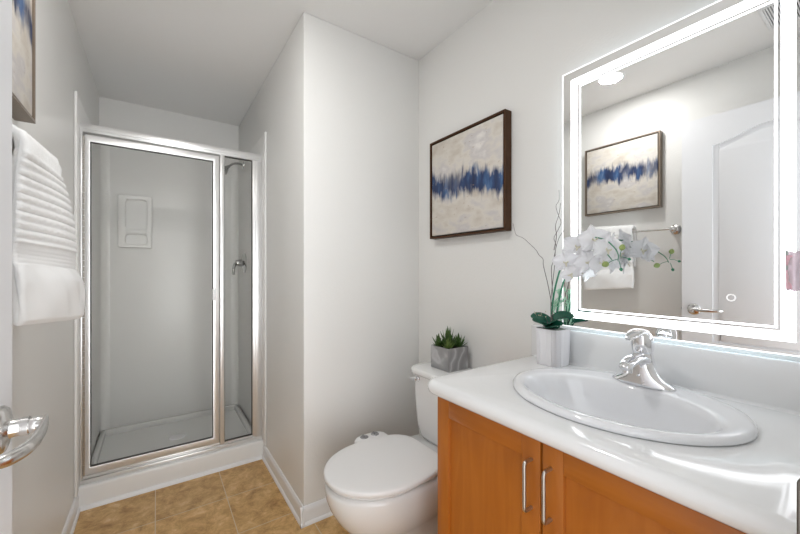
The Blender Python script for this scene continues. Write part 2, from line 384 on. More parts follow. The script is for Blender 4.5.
obj('back_housing', MB().box((MX+.005, y0m+.03, z0m+.03), (R, y1m-.03, z1m-.03)), 'ledback', mr, False)
obj('touch_switch', plate(MB(), ell(.268, 1.143, .0092, .0092, 32), [ell(.268, 1.143, .0074, .0074, 32)], MX-.0006, MX+.001, 'yz'), 'ledring', mr, False, 'small glowing ring')
pk = thing('pink_packet', 'small pink and clear packet stuck to the right border of the mirror', 'packet', (MX-.004, .16, 1.165))  # packet form is a guess for an unidentified pink item
mb = MB(); mb.grid(lambda u, v: Vector((MX-.0035-.006*math.sin(math.pi*u)*math.sin(math.pi*v), .147+.022*u+.0006*math.sin(v*30), 1.166+.092*v+.0015*math.sin(u*11))), 10, 24)
mb.grid(lambda u, v: Vector((MX-.003, .147+.022*u+.0006*math.sin(v*30), 1.166+.092*v+.0015*math.sin(u*11))), 10, 24)
obj('clear_wrap', mb, 'wrap', pk)
obj('pink_card', MB().box((MX-.006, .160, 1.170), (MX-.004, .170, 1.215), .0005).box((MX-.006, .159, 1.226), (MX-.004, .1695, 1.250), .0005), 'pink', pk)
obj('grey_card', MB().box((MX-.0055, .166, 1.212), (MX-.0035, .171, 1.262), .0005), 'greyprint', pk)

# ------------------------------------------------------------------ vanity
CZ = .872; vx0 = .768; vy0, vy1 = YW+.008, .871
vn = thing('vanity_cabinet', 'honey maple vanity cabinet with two shaker doors under the white counter', 'cabinet', (1.0, .45, 0))
mb = MB().box((vx0+.02, vy1-.018, 0), (R-.002, vy1, .822)).box((vx0+.02, vy0, 0), (R-.002, vy0+.018, .822)).box((R-.012, vy0, .1), (R-.002, vy1, .822)).box((vx0+.02, vy0, .095), (R-.012, vy1, .11))
mb.box((vx0+.06, vy0, 0), (vx0+.075, vy1, .1)).box((vx0, vy0, .095), (vx0+.02, vy1, .125)).box((vx0+.012, vy0, .775), (vx0+.03, vy1, .826)).box((vx0, vy1-.04, .095), (vx0+.02, vy1, .806)).box((vx0, vy0, .095), (vx0+.02, vy0+.04, .806)).box((vx0+.012, .46, .095), (vx0+.02, .515, .806))
obj('carcass', mb, 'wood', vn, False)
def cab_door(y0, y1, py):
    z0, z1, s, x0, x1 = .105, .807, .052, vx0-.020, vx0-.001
    mb = MB().box((x0, y0, z0), (x1, y0+s, z1), .0015).box((x0, y1-s, z0), (x1, y1, z1), .0015)
    d = obj('door', mb, 'wood', vn)
    for za, zb_ in ((z1-s, z1), (z0, z0+s)): obj('rail', MB().box((x0, y0+s, za), (x1, y1-s, zb_), .0015), 'woodh', d)
    obj('door_panel', MB().box((x0+.010, y0+s-.004, z0+s-.004), (x1-.003, y1-s+.004, z1-s+.004)), 'wood', d, False)
    h = MB(); zt, zb = .757, .640; xx = x0-.028
    h.tube([(x0, py, zt), (x0-.018, py, zt), (xx+.003, py, zt-.002), (xx, py, zt-.009), (xx, py, zt-.03), (xx, py, zb+.03), (xx, py, zb+.009), (xx+.003, py, zb+.002), (x0-.018, py, zb), (x0, py, zb)], .0045, 12, smooth=4)
    obj('pull', h, 'nickel', d, label='satin nickel bar pull')
cab_door(.500, vy1, .523); cab_door(vy0+.004, .494, .472)
# countertop (its own thing), bullnose edge, with sink cut-out
out = rrect(.696, YW+.003, R-.001, .886, .02, 8, rs=[.003, .045, .003, .003])
hole = ell(1.0, .45, .205, .25, 72)
ct = thing('countertop', 'white glossy vanity countertop with rounded front edge and backsplash', 'countertop', (1.0, .45, CZ-.045))
obj('slab', plate(MB(), out, [hole], CZ-.045, CZ, 'xy', .0215), 'counter', ct, angle=60)
sb = MB().box((R-.021, YW+.003, CZ-.004), (R-.001, .876, .996), .003, 3)
n = 8; prf = [(R-.021, CZ+.008)]+[(R-.021-.008*(1-math.cos(a)), CZ+.008-.008*math.sin(a)) for a in [math.pi/2*k/n for k in range(1, n+1)]]+[(R-.021, CZ-.001)]
sb.loft([[(x, y, z) for x, z in prf] for y in (YW+.004, .860)])
obj('backsplash', sb, 'counter', ct)
# sink
def oval(cx, ax, ay, z, cy=.45, n=96): return [(cx+ax*math.cos(2*math.pi*k/n), cy+ay*math.sin(2*math.pi*k/n), z) for k in range(n)]
sk = thing('sink', 'oval white drop in sink set into the counter', 'sink', (1.0, .45, CZ))
rg = [oval(1.0, .200, .245, CZ-.01), oval(1.0, .200, .245, CZ+.001), oval(1.0, .224, .270, CZ+.0005), oval(1.0, .2265, .2725, CZ+.004), oval(1.0, .2255, .2715, CZ+.010), oval(1.0, .221, .267, CZ+.015), oval(.998, .213, .260, CZ+.0175), oval(.99, .195, .247, CZ+.017),
      oval(.972, .167, .235, CZ+.015), oval(.967, .158, .228, CZ+.0125), oval(.966, .152, .222, CZ+.006), oval(.967, .147, .216, CZ-.006), oval(.970, .140, .205, CZ-.035), oval(.975, .128, .186, CZ-.07), oval(.985, .108, .155, CZ-.10), oval(.995, .078, .110, CZ-.12), oval(1.0, .045, .06, CZ-.130), oval(1.0, .022, .022, CZ-.134), oval(1.0, .018, .018, CZ-.15)]
ob = obj('basin', MB().loft(rg, cap=(False, True)), 'sink', sk, angle=80)
mb = MB().lathe((1.0, .45, CZ-.136), (0, 0, 1), [(.018, 0), (.021, .003), (.021, .005), (.016, .006), (.0145, .004), (.0145, .006), (.013, .0085), (0, .009)])
obj('drain', mb, 'chrome', sk)
# faucet
fc = thing('faucet', 'chrome single lever faucet on the back rim of the sink', 'faucet', (1.150, .440, CZ+.016))
fy, fz, fx = .440, CZ+.0155, 1.150
def supe(cx, cy, a, b, z, n=40, e=2.0): return [(cx+a*math.copysign(abs(math.cos(t))**(2/e), math.cos(t)), cy+b*math.copysign(abs(math.sin(t))**(2/e), math.sin(t)), z) for t in [2*math.pi*k/n for k in range(n)]]
mb = MB().loft([supe(fx, fy, .028, .080, fz), supe(fx, fy, .0285, .0805, fz+.004), supe(fx, fy, .0275, .078, fz+.008), supe(fx, fy, .027, .072, fz+.012), supe(fx, fy, .026, .058, fz+.019), supe(fx+.001, fy, .026, .046, fz+.030), supe(fx+.002, fy, .0255, .037, fz+.046), supe(fx+.002, fy, .025, .031, fz+.064), supe(fx+.002, fy, .0245, .027, fz+.082), supe(fx+.002, fy, .0245, .0255, fz+.092)])
obj('body', mb, 'chrome', fc, angle=60)
mb = MB(); mb.tube([(fx-.002, fy, fz+.068), (fx-.03, fy, fz+.077), (fx-.06, fy, fz+.079), (fx-.084, fy, fz+.075), (fx-.104, fy, fz+.067), (fx-.112, fy, fz+.061)], [.027, .025, .022, .020, .017, .011], 22, flat=.58, smooth=5)
mb.cyl((fx-.092, fy, fz+.062), (fx-.094, fy, fz+.048), .012, .012, 24)
obj('spout', mb, 'chrome', fc, angle=60)
mb = MB(); mb.loft([supe(fx+.002, fy, .024, .025, fz+.0945), supe(fx+.002, fy, .026, .027, fz+.100), supe(fx+.002, fy, .0275, .0285, fz+.112), supe(fx+.001, fy, .0275, .0285, fz+.126), supe(fx-.001, fy, .025, .026, fz+.140), supe(fx-.004, fy, .019, .020, fz+.150), supe(fx-.007, fy, .009, .010, fz+.155)])
mb.tube([(fx+.018, fy, fz+.132), (fx+.008, fy, fz+.145), (fx-.015, fy, fz+.153), (fx-.046, fy, fz+.151), (fx-.074, fy, fz+.143), (fx-.090, fy, fz+.137)], [.010, .020, .022, .019, .014, .006], 18, flat=.34, smooth=5, up=(0, 0, 1))
obj('handle', mb, 'chrome', fc, angle=60)
obj('set_screw', MB().lathe((fx-.024, fy, fz+.03), (-1, 0, .1), [(.0035, 0), (.0035, .005), (.002, .006), (0, .006)], 16), 'chrome', fc)

# ------------------------------------------------------------------ toilet
tl = thing('toilet', 'white two piece toilet with closed round seat beside the vanity', 'toilet', (.9, 1.245, 0))
TY = 1.245
def egg(xf, xb, hw, z, xm=.765, eb=2.6, n=72, hwb=None):
    P = []
    for k in range(n):
        t = 2*math.pi*k/n; c, s = math.cos(t), math.sin(t)
        if c < 0: P.append((xm+(xm-xf)*c, TY+hw*s, z))
        else:
            e = 2/eb; P.append((xm+(xb-xm)*abs(c)**e, TY+(hw)*math.copysign(abs(s)**e, s)*(1 if hwb is None else 1-(1-hwb/hw)*c), z))
    return P
rg = [egg(.665, 1.13, .105, 0, .85), egg(.660, 1.135, .108, .012, .85), egg(.668, 1.13, .100, .03, .85), egg(.675, 1.12, .092, .09, .84), egg(.655, 1.12, .100, .15, .82), egg(.612, 1.12, .135, .20, .80), egg(.572, 1.14, .163, .25, .78), egg(.545, 1.17, .180, .30, .77), egg(.532, 1.20, .187, .34, .765, 3), egg(.530, 1.245, .189, .37, .765, 4), egg(.533, 1.25, .187, .383, .765, 4), egg(.545, 1.245, .178, .388, .765, 4)]
obj('bowl', MB().loft(rg), 'china', tl, angle=70)
def slab_egg(name, xf, xb, hw, z0, z1, m, par, hwb, dome=0, eb=3.2):
    r = .007
    q = [(r, z0), (r*.3, z0+r*.4), (0, z0+r), (0, z1-r), (r*.3, z1-r*.3), (r, z1), (.03, z1+dome*.5), (.09, z1+dome), (.15, z1+dome*1.1)]
    return obj(name, MB().loft([egg(xf+d, xb-d, max(hw-d, .002), z, eb=eb, hwb=max(hwb-d, .001)) for d, z in q]), m, par, angle=80)
seat = slab_egg('seat', .540, .985, .184, .3885, .402, 'plastic', tl, .135)
slab_egg('lid', .526, 1.000, .200, .406, .428, 'plastic', tl, .165, .004, 5)
obj('hinge_bar', MB().box((.985, TY-.085, .388), (1.012, TY+.085, .418), .006, 3), 'plastic', tl)
def tsec(x0, hw, z, r=.045, xb=R-.012): return ring3(rrect(x0, TY-hw, xb, TY+hw, r, 8, rs=[.015, r, r, .015]), z)
obj('tank', MB().loft([tsec(1.095, .140, .386), tsec(1.080, .152, .392), tsec(1.070, .160, .41), tsec(1.058, .168, .46), tsec(1.050, .174, .58), tsec(1.046, .176, .708)]), 'china', tl, angle=70)
obj('tank_lid', MB().loft([tsec(1.042, .180, .708, .05), tsec(1.032, .187, .713, .055), tsec(1.029, .190, .719, .058), tsec(1.029, .190, .732, .058), tsec(1.032, .187, .738, .055), tsec(1.040, .180, .741, .05)]), 'china', tl, angle=70)
mb = MB().lathe((1.049, TY+.118, .690), (-1, 0, 0), [(0, 0), (.013, 0), (.013, .004), (.010, .008), (.007, .010), (.007, .018), (.010, .019), (.0115, .022), (.010, .026), (0, .028)], 24)
mb.tube([(1.030, TY+.118, .690), (1.028, TY+.14, .689), (1.030, TY+.158, .688)], [.006, .005, .0065], 12, smooth=3)
obj('flush_lever', mb, 'chrome', tl)
bd = obj('bidet_control', MB().loft([supe(.848, TY+.218, .085-d, .060-d, z, e=2.6) for d, z in ((.008, .385), (0, .390), (0, .408), (.006, .416), (.02, .420))]), 'plastic', tl, angle=60, label='white bidet attachment panel with two grey dials')
for dxx in (-.030, .028):
    obj('dial', MB().lathe((.846+dxx, TY+.238, .417), (0, 0, 1), [(.020, 0), (.020, .004), (.017, .007), (0, .0075)], 28).box((.846+dxx-.003, TY+.224, .423), (.846+dxx+.003, TY+.252, .428), .001), 'dial', bd)
for sx in (-1, 1):
    obj('bolt_cap', MB().lathe((.95, TY+sx*.098, .02), (0, 0, 1), [(.014, 0), (.014, .01), (.010, .018), (0, .021)], 20), 'plastic', tl)
mb = MB().tube([(R-.004, TY-.2, .17), (R-.03, TY-.2, .17), (R-.05, TY-.2, .175), (R-.055, TY-.19, .22), (R-.06, TY-.14, .32), (R-.06, TY-.13, .388)], .006, 10, smooth=5)
mb.lathe((R-.001, TY-.2, .17), (-1, 0, 0), [(0, 0), (.028, 0), (.026, .005), (.012, .008), (.012, .03), (0, .03)], 24)
obj('supply_line', mb, 'chrome', tl)

# ------------------------------------------------------------------ succulent in cement cube on the tank
random.seed(5)
sx, sy, sz, sw = 1.180, 1.285, .742, .065
sc = thing('potted_succulent', 'small green succulents in a swirled grey cement cube on the toilet tank', 'plant', (sx, sy, sz))
mb = MB(); o1 = rrect(sx-sw, sy-sw, sx+sw, sy+sw, .004, 3); i1 = rrect(sx-sw+.008, sy-sw+.008, sx+sw-.008, sy+sw-.008, .003, 3)
ph = .106
mb.loft([ring3(o1, sz), ring3(o1, sz+ph), ring3(i1, sz+ph), ring3(i1, sz+ph-.02)])
obj('pot', mb, 'cement', sc)
obj('soil', MB().loft([ring3(rrect(sx-sw+.0075, sy-sw+.0075, sx+sw-.0075, sy+sw-.0075, .003, 3), z) for z in (sz+ph-.0195, sz+ph-.010)]), 'soil', sc)
def spike(mb, base, d, L_, w_, curve=.3):
    d = Vector(d).normalized(); side = d.cross(Vector((0, 0, 1)));
    if side.length < .1: side = Vector((1, 0, 0))
    side.normalize(); nr = side.cross(d); base = Vector(base); rings = []
    for k in range(7):
        t = k/6; ww = w_*(.55+.9*t-1.45*t*t+.02)+.0002; c = base+d*L_*t+nr*curve*L_*t*t
        rings.append([c+side*ww*math.cos(a)+nr*(ww*.38*math.sin(a)) for a in [2*math.pi*q/6 for q in range(6)]])
    mb.loft(rings)
for (ax, ay, L_, w_, nn, m_, tall) in ((.0, .012, .075, .0085, 34, 'succ', 1.0), (-.034, -.030, .042, .008, 26, 'succl', .6), (.036, -.028, .055, .008, 26, 'succ', .8), (-.036, .036, .050, .009, 26, 'succ', .7), (.036, .036, .055, .008, 24, 'succl', .8), (-.010, -.012, .062, .0075, 22, 'succ', .9)):
    mb = MB()
    for k in range(nn):
        a = k*2.39996; t = k/nn; el = .25+1.15*(1-t)
        spike(mb, (sx+ax, sy+ay, sz+ph-.008), (math.cos(a)*math.cos(el), math.sin(a)*math.cos(el), math.sin(el)*1.0), L_*1.22*(.75+.4*random.random())*(1-.25*t), w_, .18)
    obj('rosette', mb, m_, sc)

# ------------------------------------------------------------------ orchid
random.seed(11)
ox, oy, oz, ow, oh = 1.196, .747, CZ+.001, .048, .130
oc = thing('potted_orchid', 'white orchid with curly twigs in a white ribbed pot on the counter', 'plant', (ox, oy, oz))
def ribbed(w_, z, d=0, n=160):
    P = []
    for k in range(n):
        t = 2*math.pi*k/n; c, s = math.cos(t), math.sin(t); e = 2/5.5
        q = w_-d-(.0042 if k % 5 < 1 and d == 0 else 0)
        P.append((ox+q*math.copysign(abs(c)**e, c), oy+q*math.copysign(abs(s)**e, s), z))
    return P
mb = MB().loft([ribbed(ow*.90, oz), ribbed(ow*.92, oz+.003), ribbed(ow*.955, oz+.05), ribbed(ow, oz+oh), ribbed(ow, oz+oh+.001, .001), ribbed(ow, oz+oh, .005), ribbed(ow, oz+oh-.02, .006)])
obj('pot', mb, 'pot', oc, angle=25)
obj('moss', MB().loft([ribbed(ow, oz+oh-.019, .0055), ribbed(ow, oz+oh-.006, .006), ribbed(ow*.6, oz+oh+.002, .006)]), 'moss', oc)
def strap(base, pts, wmax, name='leaf', tw=.9):
    P, _ = crom([Vector(p) for p in pts], 0, 6); n = len(P)-1
    def f(u, v):
        i = u*n; k = min(int(i), n-1); t = i-k; p = P[k].lerp(P[k+1], t); tan = (P[k+1]-P[k]).normalized()
        side = tan.cross(Vector((0, 0, 1))).normalized(); up = side.cross(tan); tt = tw*(1 if tan.y > 0 else -1)*(.3+.7*u); side, up = side*math.cos(tt)+up*math.sin(tt), up*math.cos(tt)-side*math.sin(tt)
        wd = wmax*math.sin(math.pi*min(1, .12+u*.88)**.75)**.6 if u < 1 else 0
        s_ = (v-.5)*2; return p+side*s_*wd+up*abs(s_)**1.5*wd*.45
    return obj(name, MB().grid(f, 18, 8), 'leaf', oc, solid=.0016)
tz = oz+oh-.004
def onx(u, v, x):     # the point at depth x that this bend of a stem or twig has
    th = math.radians(34.6); a = (u-400)/352.9; k = x/(math.sin(th)+a*math.cos(th)); return Vector((x, (math.cos(th)-a*math.sin(th))*k, 1.212-(v-271.2)/352.9*k))
strap(0, [(ox, oy, tz), (ox-.012, oy+.018, tz+.024), (ox-.026, oy+.040, tz+.040), (ox-.036, oy+.068, tz+.046)], .026)
strap(0, [(ox-.004, oy, tz), (ox-.030, oy+.008, tz+.020), (ox-.046, oy+.026, tz+.032), (ox-.054, oy+.048, tz+.037)], .022)
strap(0, [(ox, oy-.004, tz-.003), (ox-.026, oy-.014, tz+.024), (ox-.026, oy-.048, tz+.052), (ox-.022, oy-.094, tz+.058)], .028)
strap(0, [(ox, oy-.006, tz-.004), (ox-.034, oy-.008, tz+.012), (ox-.042, oy-.034, tz+.024), (ox-.040, oy-.066, tz+.032)], .022)
# two flower stems, arching over and out from the mirror towards the room
s1 = [Vector((ox, oy+.004, tz)), onx(553, 300, 1.185), onx(560, 270, 1.18), onx(571, 248, 1.175), onx(587, 238, 1.155), onx(603, 239, 1.125), onx(613, 246, 1.095), onx(618, 254, 1.070), onx(618, 261, 1.057)]
s2 = [Vector((ox+.006, oy-.004, tz)), onx(559, 300, 1.195), onx(566, 275, 1.192), onx(577, 254, 1.18), onx(592, 246, 1.15), onx(604, 251, 1.12), onx(612, 260, 1.09)]
obj('stem', MB().tube(s1, [.0034, .0032, .003, .0028, .0024, .002, .0017, .0014, .001], 8, smooth=6), 'stem', oc)
obj('stem', MB().tube(s2, [.0034, .0032, .003, .0026, .0022, .0018, .0012], 8, smooth=6), 'stem', oc)
def flower(c, face, roll, r):
    c = Vector(c); f = Vector(face).normalized(); up = Vector((0, 0, 1)); rt = up.cross(f).normalized(); up = f.cross(rt)
    cr, sr = math.cos(roll), math.sin(roll); rt, up = rt*cr+up*sr, up*cr-rt*sr; mb = MB()
    def pet(ang, L_, W, cup, z):
        d = rt*math.sin(ang)+up*math.cos(ang); s_ = d.cross(f)
        def g(u, v):
            q = (v-.5)*2; ww = W*(math.sin(math.pi*min(.999, u**.62))**.72)
            return c+f*(z+cup*L_*u*u-.12*ww*abs(q)*(1 if W > .4*L_ else .5)+.05*L_*math.sin(5*q+3*u)*u)+d*L_*u+s_*q*ww
        mb.grid(g, 9, 8)
    for a in (0, 2.15, -2.15): pet(a, r*.98, r*.36, .05, -.0012)
    for a in (1.28, -1.28): pet(a, r, r*.60, .08, .001)
    fl = obj('flower', mb, 'petal', oc, solid=.0006)
    l = MB()
    l.tube([c+f*.001, c+f*.006-up*.003, c+f*.011-up*.009, c+f*.012-up*.015], [.0035, .004, .003, .001], 8, flat=.6, smooth=3)
    for sg in (-1, 1): l.tube([c+f*.004-up*.002, c+f*.009+rt*sg*.006, c+f*.012+rt*sg*.007+up*.004], [.002, .003, .001], 8, smooth=2)
    obj('flower_lip', l, 'lip', fl)
fl = [(onx(566, 262, 1.165), (-.85, -.45, -.1), .1, .046), (onx(577, 247, 1.155), (-.75, -.6, .1), -.3, .050), (onx(594, 240, 1.135), (-.7, -.65, .2), .15, .052), (onx(588, 262, 1.145), (-.8, -.55, -.1), .4, .046),
      (onx(607, 250, 1.105), (-.6, -.75, .05), -.2, .046), (onx(571, 274, 1.175), (-.9, -.3, -.3), .5, .036), (onx(584, 244, 1.178), (.4, -.85, .1), 0, .044), (onx(600, 252, 1.17), (.5, -.8, 0), .3, .048), (onx(612, 248, 1.13), (.75, -.6, 0), .2, .048), (onx(600, 262, 1.15), (-.5, -.8, -.1), .6, .042)]
for a in fl: flower(*a)
def bud(p, q, r, m_='bud'):
    p, q = Vector(p), Vector(q); d = (p-q).normalized()
    b = obj('bud', MB().lathe(p-d*r*.9, d, [(r*.15, 0), (r*.7, r*.35), (r, r*.95), (r*.92, r*1.4), (r*.6, r*1.95), (.0003, r*2.3)], 14), m_, oc)
    obj('bud_stalk', MB().tube([q, (p+q)/2+Vector((0, 0, .002)), p-d*r*.7], .0009, 6, smooth=3), 'stem', b)
bud(onx(606, 264, 1.057), onx(618, 259, 1.056), .0088); bud(onx(622, 248, 1.06), onx(620, 256, 1.06), .0080)
bud(onx(621, 269, 1.052), onx(619, 261, 1.055), .0046, 'stem'); bud(onx(629, 259, 1.056), onx(620, 257, 1.06), .0040, 'stem')
# curly twigs
for q in ([(551, 322), (552, 308), (548, 285), (543.5, 266), (543, 259), (539, 255), (536, 250), (530, 244), (523, 238), (516.5, 235), (514.5, 230), (513, 223)],
          [(552, 322), (553, 300), (552, 284), (551.5, 268), (553, 262), (556, 246), (554, 238), (558, 230), (561, 222), (558, 214), (556, 206), (559, 200), (559, 190)],
          [(551, 322), (551, 300), (553, 280), (555, 262), (555.5, 250), (559, 238), (564, 230)], [(554, 250), (556.5, 236), (555.5, 226), (559, 214), (560.5, 203)]):
    pts = [onx(u, v, ox-.012+.006*math.sin(i*1.7)) for i, (u, v) in enumerate(q)]
    obj('twig', MB().tube(pts, [.0014*(1-.6*i/len(pts)) for i in range(len(pts))], 6, smooth=5), 'twig', oc)
mb = MB()
for k in range(60):
    u = random.random(); c = Vector((ox+.004+random.uniform(-.010, .010), oy-.018+random.uniform(-.014, .018), tz+.01+u*.13)); d = Vector((random.uniform(-1, 1), random.uniform(-1, 1), random.uniform(.2, 1)))
    spike(mb, c, d, .018, .0045, .1)
mb.tube([(ox+.014, oy-.012, tz-.004), (ox+.012, oy-.016, tz+.07), (ox+.008, oy-.018, tz+.14)], .0012, 6, smooth=4)
obj('filler_foliage', mb, 'filler', oc)
mb = MB()
for k in range(34):
    a = Vector((ox-.004, oy+.020, tz+.004)); e = a+Vector((random.uniform(-.03, .008), random.uniform(.0, .045), random.uniform(.02, .058))); mb.tube([a, (a+e)/2+Vector((0, .004, 0)), e], .0004, 4)
    mb.lathe(e, (0, 0, 1), [(.0004, -.002), (.0021, 0), (.0004, .0022)], 6)
obj('dried_sprig', mb, 'dry', oc)

# ------------------------------------------------------------------ framed canvases
def picture(y0, y1, z0, z1, xw, s, art, fm, label, seed):
    """xw wall face, s = +1 if it faces +x; depth .044"""
    p = thing('framed_painting', label, 'painting', (xw, (y0+y1)/2, z0)); d = .044*s; q = .004*s
    def rc(a): return [(y0+a, z0+a), (y1-a, z0+a), (y1-a, z1-a), (y0+a, z1-a)]
    a, b = sorted((xw+.001*s, xw+d))
    obj('frame', plate(MB(), rc(0), [rc(.009)], a, b, 'yz', .0008), fm, p, False)
    a, b = sorted((xw+.002*s, xw+d*.55)); obj('backing', MB().box((a, y0+.008, z0+.008), (b, y1-.008, z1-.008)), 'black', p, False)
    a, b = sorted((xw+d*.5, xw+d-q))
    obj('canvas', MB().box((a, y0+.015, z0+.015), (b, y1-.015, z1-.015), .0015), art, p, origin=((a+b)/2, (y0+y1)/2, (z0+z1)/2))
picture(.988, 1.494, 1.388, 1.908, R, -1, 'art_a', 'frame', 'blue and cream abstract painting in a bronze frame on the wall above the toilet', 1)
picture(.953, 1.455, 1.643, 2.154, XL, 1, 'art_b', 'framel', 'blue and cream abstract painting cut off at the upper left, above the towel', 2)

# ------------------------------------------------------------------ towel bar and towel
bx, bz = -.275, 1.487
tb = thing('towel_bar', 'polished metal towel bar with round rosettes on the left wall', 'towel bar', (XL, 1.17, bz))
obj('bar', MB().cyl((bx, .872, bz), (bx, 1.468, bz), .0065, n=20), 'lever', tb)
for yy in (.879, 1.462):
    obj('rosette', MB().lathe((XL, yy, bz), (1, 0, 0), [(0, 0), (.033, 0), (.033, .004), (.030, .008), (.026, .010), (.022, .014), (.013, .017), (.010, .022), (.010, .042), (.015, .047), (.018, .058), (.016, .070), (.008, .076), (0, .0765)], 36), 'lever', tb)
random.seed(3)
ty0, ty1 = 1.104, 1.392
def lerp_tab(T_, x):
    for (a, p), (b, q) in zip(T_[:-1], T_[1:]):
        if x <= b: t = (x-a)/(b-a); t = t*t*(3-2*t) if False else t; return p+(q-p)*t
    return T_[-1][1]
NB, NT_, NF = 14, 12, 168
def towel_path(v):
    """centre line (x, z, half thickness) from the back hem over the bar to the front hem, at v along the bar; the far side bellies out"""
    L_ = []; top = bz+.046+.014*v
    for k in range(NB): t = k/NB; L_.append((-.309+.006*v, 1.245+t*(bz-.005-1.245), .0075))
    xf = bx+.030+.006*v
    for k in range(NT_):
        a = math.pi*k/NT_; cx = (-.309+.006*v+xf)/2; rr = (xf-(-.309+.006*v))/2
        L_.append((cx-rr*math.copysign(abs(math.cos(a))**.75, math.cos(a)), bz-.005+(top-.012-bz+.005)*math.sin(a)**.7, .0115))
    zb = 1.094-.022*v; far = [(0, -.239), (.05, -.234), (.12, -.226), (.30, -.213), (.55, -.205), (.66, -.205), (.74, -.194), (1, -.192)]; near = [(0, -.245), (.15, -.254), (.6, -.260), (.68, -.256), (.76, -.248), (1, -.248)]
    for k in range(NF+1):
        t = k/NF; z = bz-.005-t*(bz-.005-zb); w_ = math.sin(v*math.pi/2)**1.1; x = lerp_tab(near, t)*(1-w_)+lerp_tab(far, t)*w_
        h = .012 + (.006*math.sin(math.pi*min(1, (t-.66)/.34*.9+.1)) if t > .66 else 0)
        if t > .975: h *= 1-.6*(t-.975)/.025
        L_.append((x, z, h))
    return L_
def towel_ring(v):
    L_ = towel_path(v); n = len(L_); out = []; inn = []; c = (ty0+ty1)/2; yv = ty0+(ty1-ty0)*v
    for i, (x, z, h) in enumerate(L_):
        x0, z0, _ = L_[max(i-2, 0)]; x1, z1, _ = L_[min(i+2, n-1)]; t = Vector((x1-x0, z1-z0)).normalized(); nr = Vector((-t.y, t.x))
        s_ = (i-NB-NT_)/NF; rib = 0; arc = i if i > NB+NT_ else NB+NT_-(NB+NT_-i)*4.2
        if i >= NB-4 and s_ < .53:
            p_ = abs(math.sin(arc*math.pi/8.5)); q_ = abs(math.sin(v*math.pi*9.5+.25*math.sin(arc*.7)))
            rib = .0062*(p_**.6)*(.45+.55*q_**.5)-.001
        if .53 <= s_ < .66: rib = -.0015+.0006*math.sin(s_*260)
        if s_ >= .66: rib = .0028*math.sin(v*8+s_*13)+.0018*math.sin(v*21-s_*17)
        sc_ = .94+.02*min(1, max(0, s_)/.3) if s_ < .64 else .96+.075*min(1, (s_-.64)/.07)
        if s_ > .9: sc_ -= .25*(s_-.9)*(1-v)
        rag = .0035*abs(math.sin(arc*math.pi/8.5)) if NB <= i and s_ < .53 else 0
        y = c+(yv-c)*sc_+(v-.5)*2*rag
        out.append(Vector((x+nr.x*(h+rib), y, z+nr.y*(h+rib)))); inn.append(Vector((x-nr.x*min(h, .010), y, z-nr.y*min(h, .010))))
    return out+inn[::-1]
TWL = 'sheet'
def make_towel():
    NV = 54; rings = []
    # outward normal check: front side must bulge toward +x
    for j in range(NV+1):
        v = j/NV; r = towel_ring(v); rings.append(r)
    # round the two side edges
    def shrink(r, k, dy):
        n = len(r)//2; o = []
        for i in range(2*n):
            m_ = (r[i]+r[2*n-1-i])/2; q = m_+(r[i]-m_)*k; q = Vector((q.x, q.y+dy, q.z)); o.append(q)
        return o
    rings = [shrink(rings[0], .35, -.008), shrink(rings[0], .8, -.005)]+rings+[shrink(rings[-1], .8, .005), shrink(rings[-1], .35, .008)]
    return MB().loft(rings)
tag(obj('towel', make_towel(), 'towel', angle=75), 'white waffle textured towel hanging folded over the bar on the left wall', 'towel')

# ------------------------------------------------------------------ shower stall and glass enclosure
sh = thing('shower_stall', 'glossy off white moulded shower surround and pan in the far alcove', 'shower stall', (.12, 2.9, 0))
SX0, SX1, SY = XL+.010, XP-.010, YB-.012
ZS = 2.10
mb = MB().box((XL+.001, YC-.02, .10), (SX0, YB-.001, ZS), .002).box((SX1, YC-.02, .10), (XP-.001, YB-.001, ZS), .002).box((SX0, SY, .05), (SX1, YB-.001, ZS), .002)
for x_ in (SX0, SX1):
    s_ = 1 if x_ < 0 else -1     # front flange lip
    mb.box((x_-s_*.009, YC-.062, .10), (x_+s_*.004, YC-.040, ZS), .004, 3).box((x_-s_*.009, YC-.045, .10), (x_-s_*.002, YC-.015, ZS), .001)
obj('surround_panel', mb, 'acrylic', sh)
mb = MB()
for x_, s_ in ((SX0, 1), (SX1, -1)):
    P = [(x_, SY), (x_+s_*.05, SY)]+[(x_+s_*(.05-.05*math.sin(a)), SY-.05+.05*math.cos(a)) for a in [math.pi/2*k/8 for k in range(1, 8)]]+[(x_, SY-.05)]
    mb.loft([[(x, y, z) for x, y in P] for z in (.06, ZS)])
obj('corner_cove', mb, 'acrylic', sh)
# pan with raised curb and sloping floor
mb = MB().box((SX0, YC+.085, .0), (SX1, SY, .045)).box((XL+.001, YC, 0), (XP-.001, YC+.10, .112), .010, 3)
mb.loft([[(SX0, y, z) for y, z in ((YC+.085, .04), (YC+.10, .10), (YC+.115, .10), (YC+.16, .05), (YC+.16, .04))], [(SX1, y, z) for y, z in ((YC+.085, .04), (YC+.10, .10), (YC+.115, .10), (YC+.16, .05), (YC+.16, .04))]])
mb.box((SX0, SY-.03, .04), (SX1, SY+.002, .085), .008).box((SX0, YC+.09, .04), (SX0+.03, SY, .085), .008).box((SX1-.03, YC+.09, .04), (SX1, SY, .085), .008)
obj('pan', mb, 'pan', sh)
obj('drain', MB().lathe((.12, 2.93, .045), (0, 0, 1), [(0, 0), (.05, 0), (.05, .003), (.045, .004), (0, .004)]), 'chrome', sh)
obj('curb_trim', MB().loft([[(x, YC-a, z) for a, z in ((0, 0), (.017, 0), (.017, .006), (.012, .014), (.004, .018), (0, .018))] for x in (XL+.019, XP-.019)]), 'trim', sh)
mb = MB(); n1 = rrect(-.184, 1.521, -.059, 1.739, .02, 5); n2 = rrect(-.184, 1.408, -.059, 1.483, .02, 5)
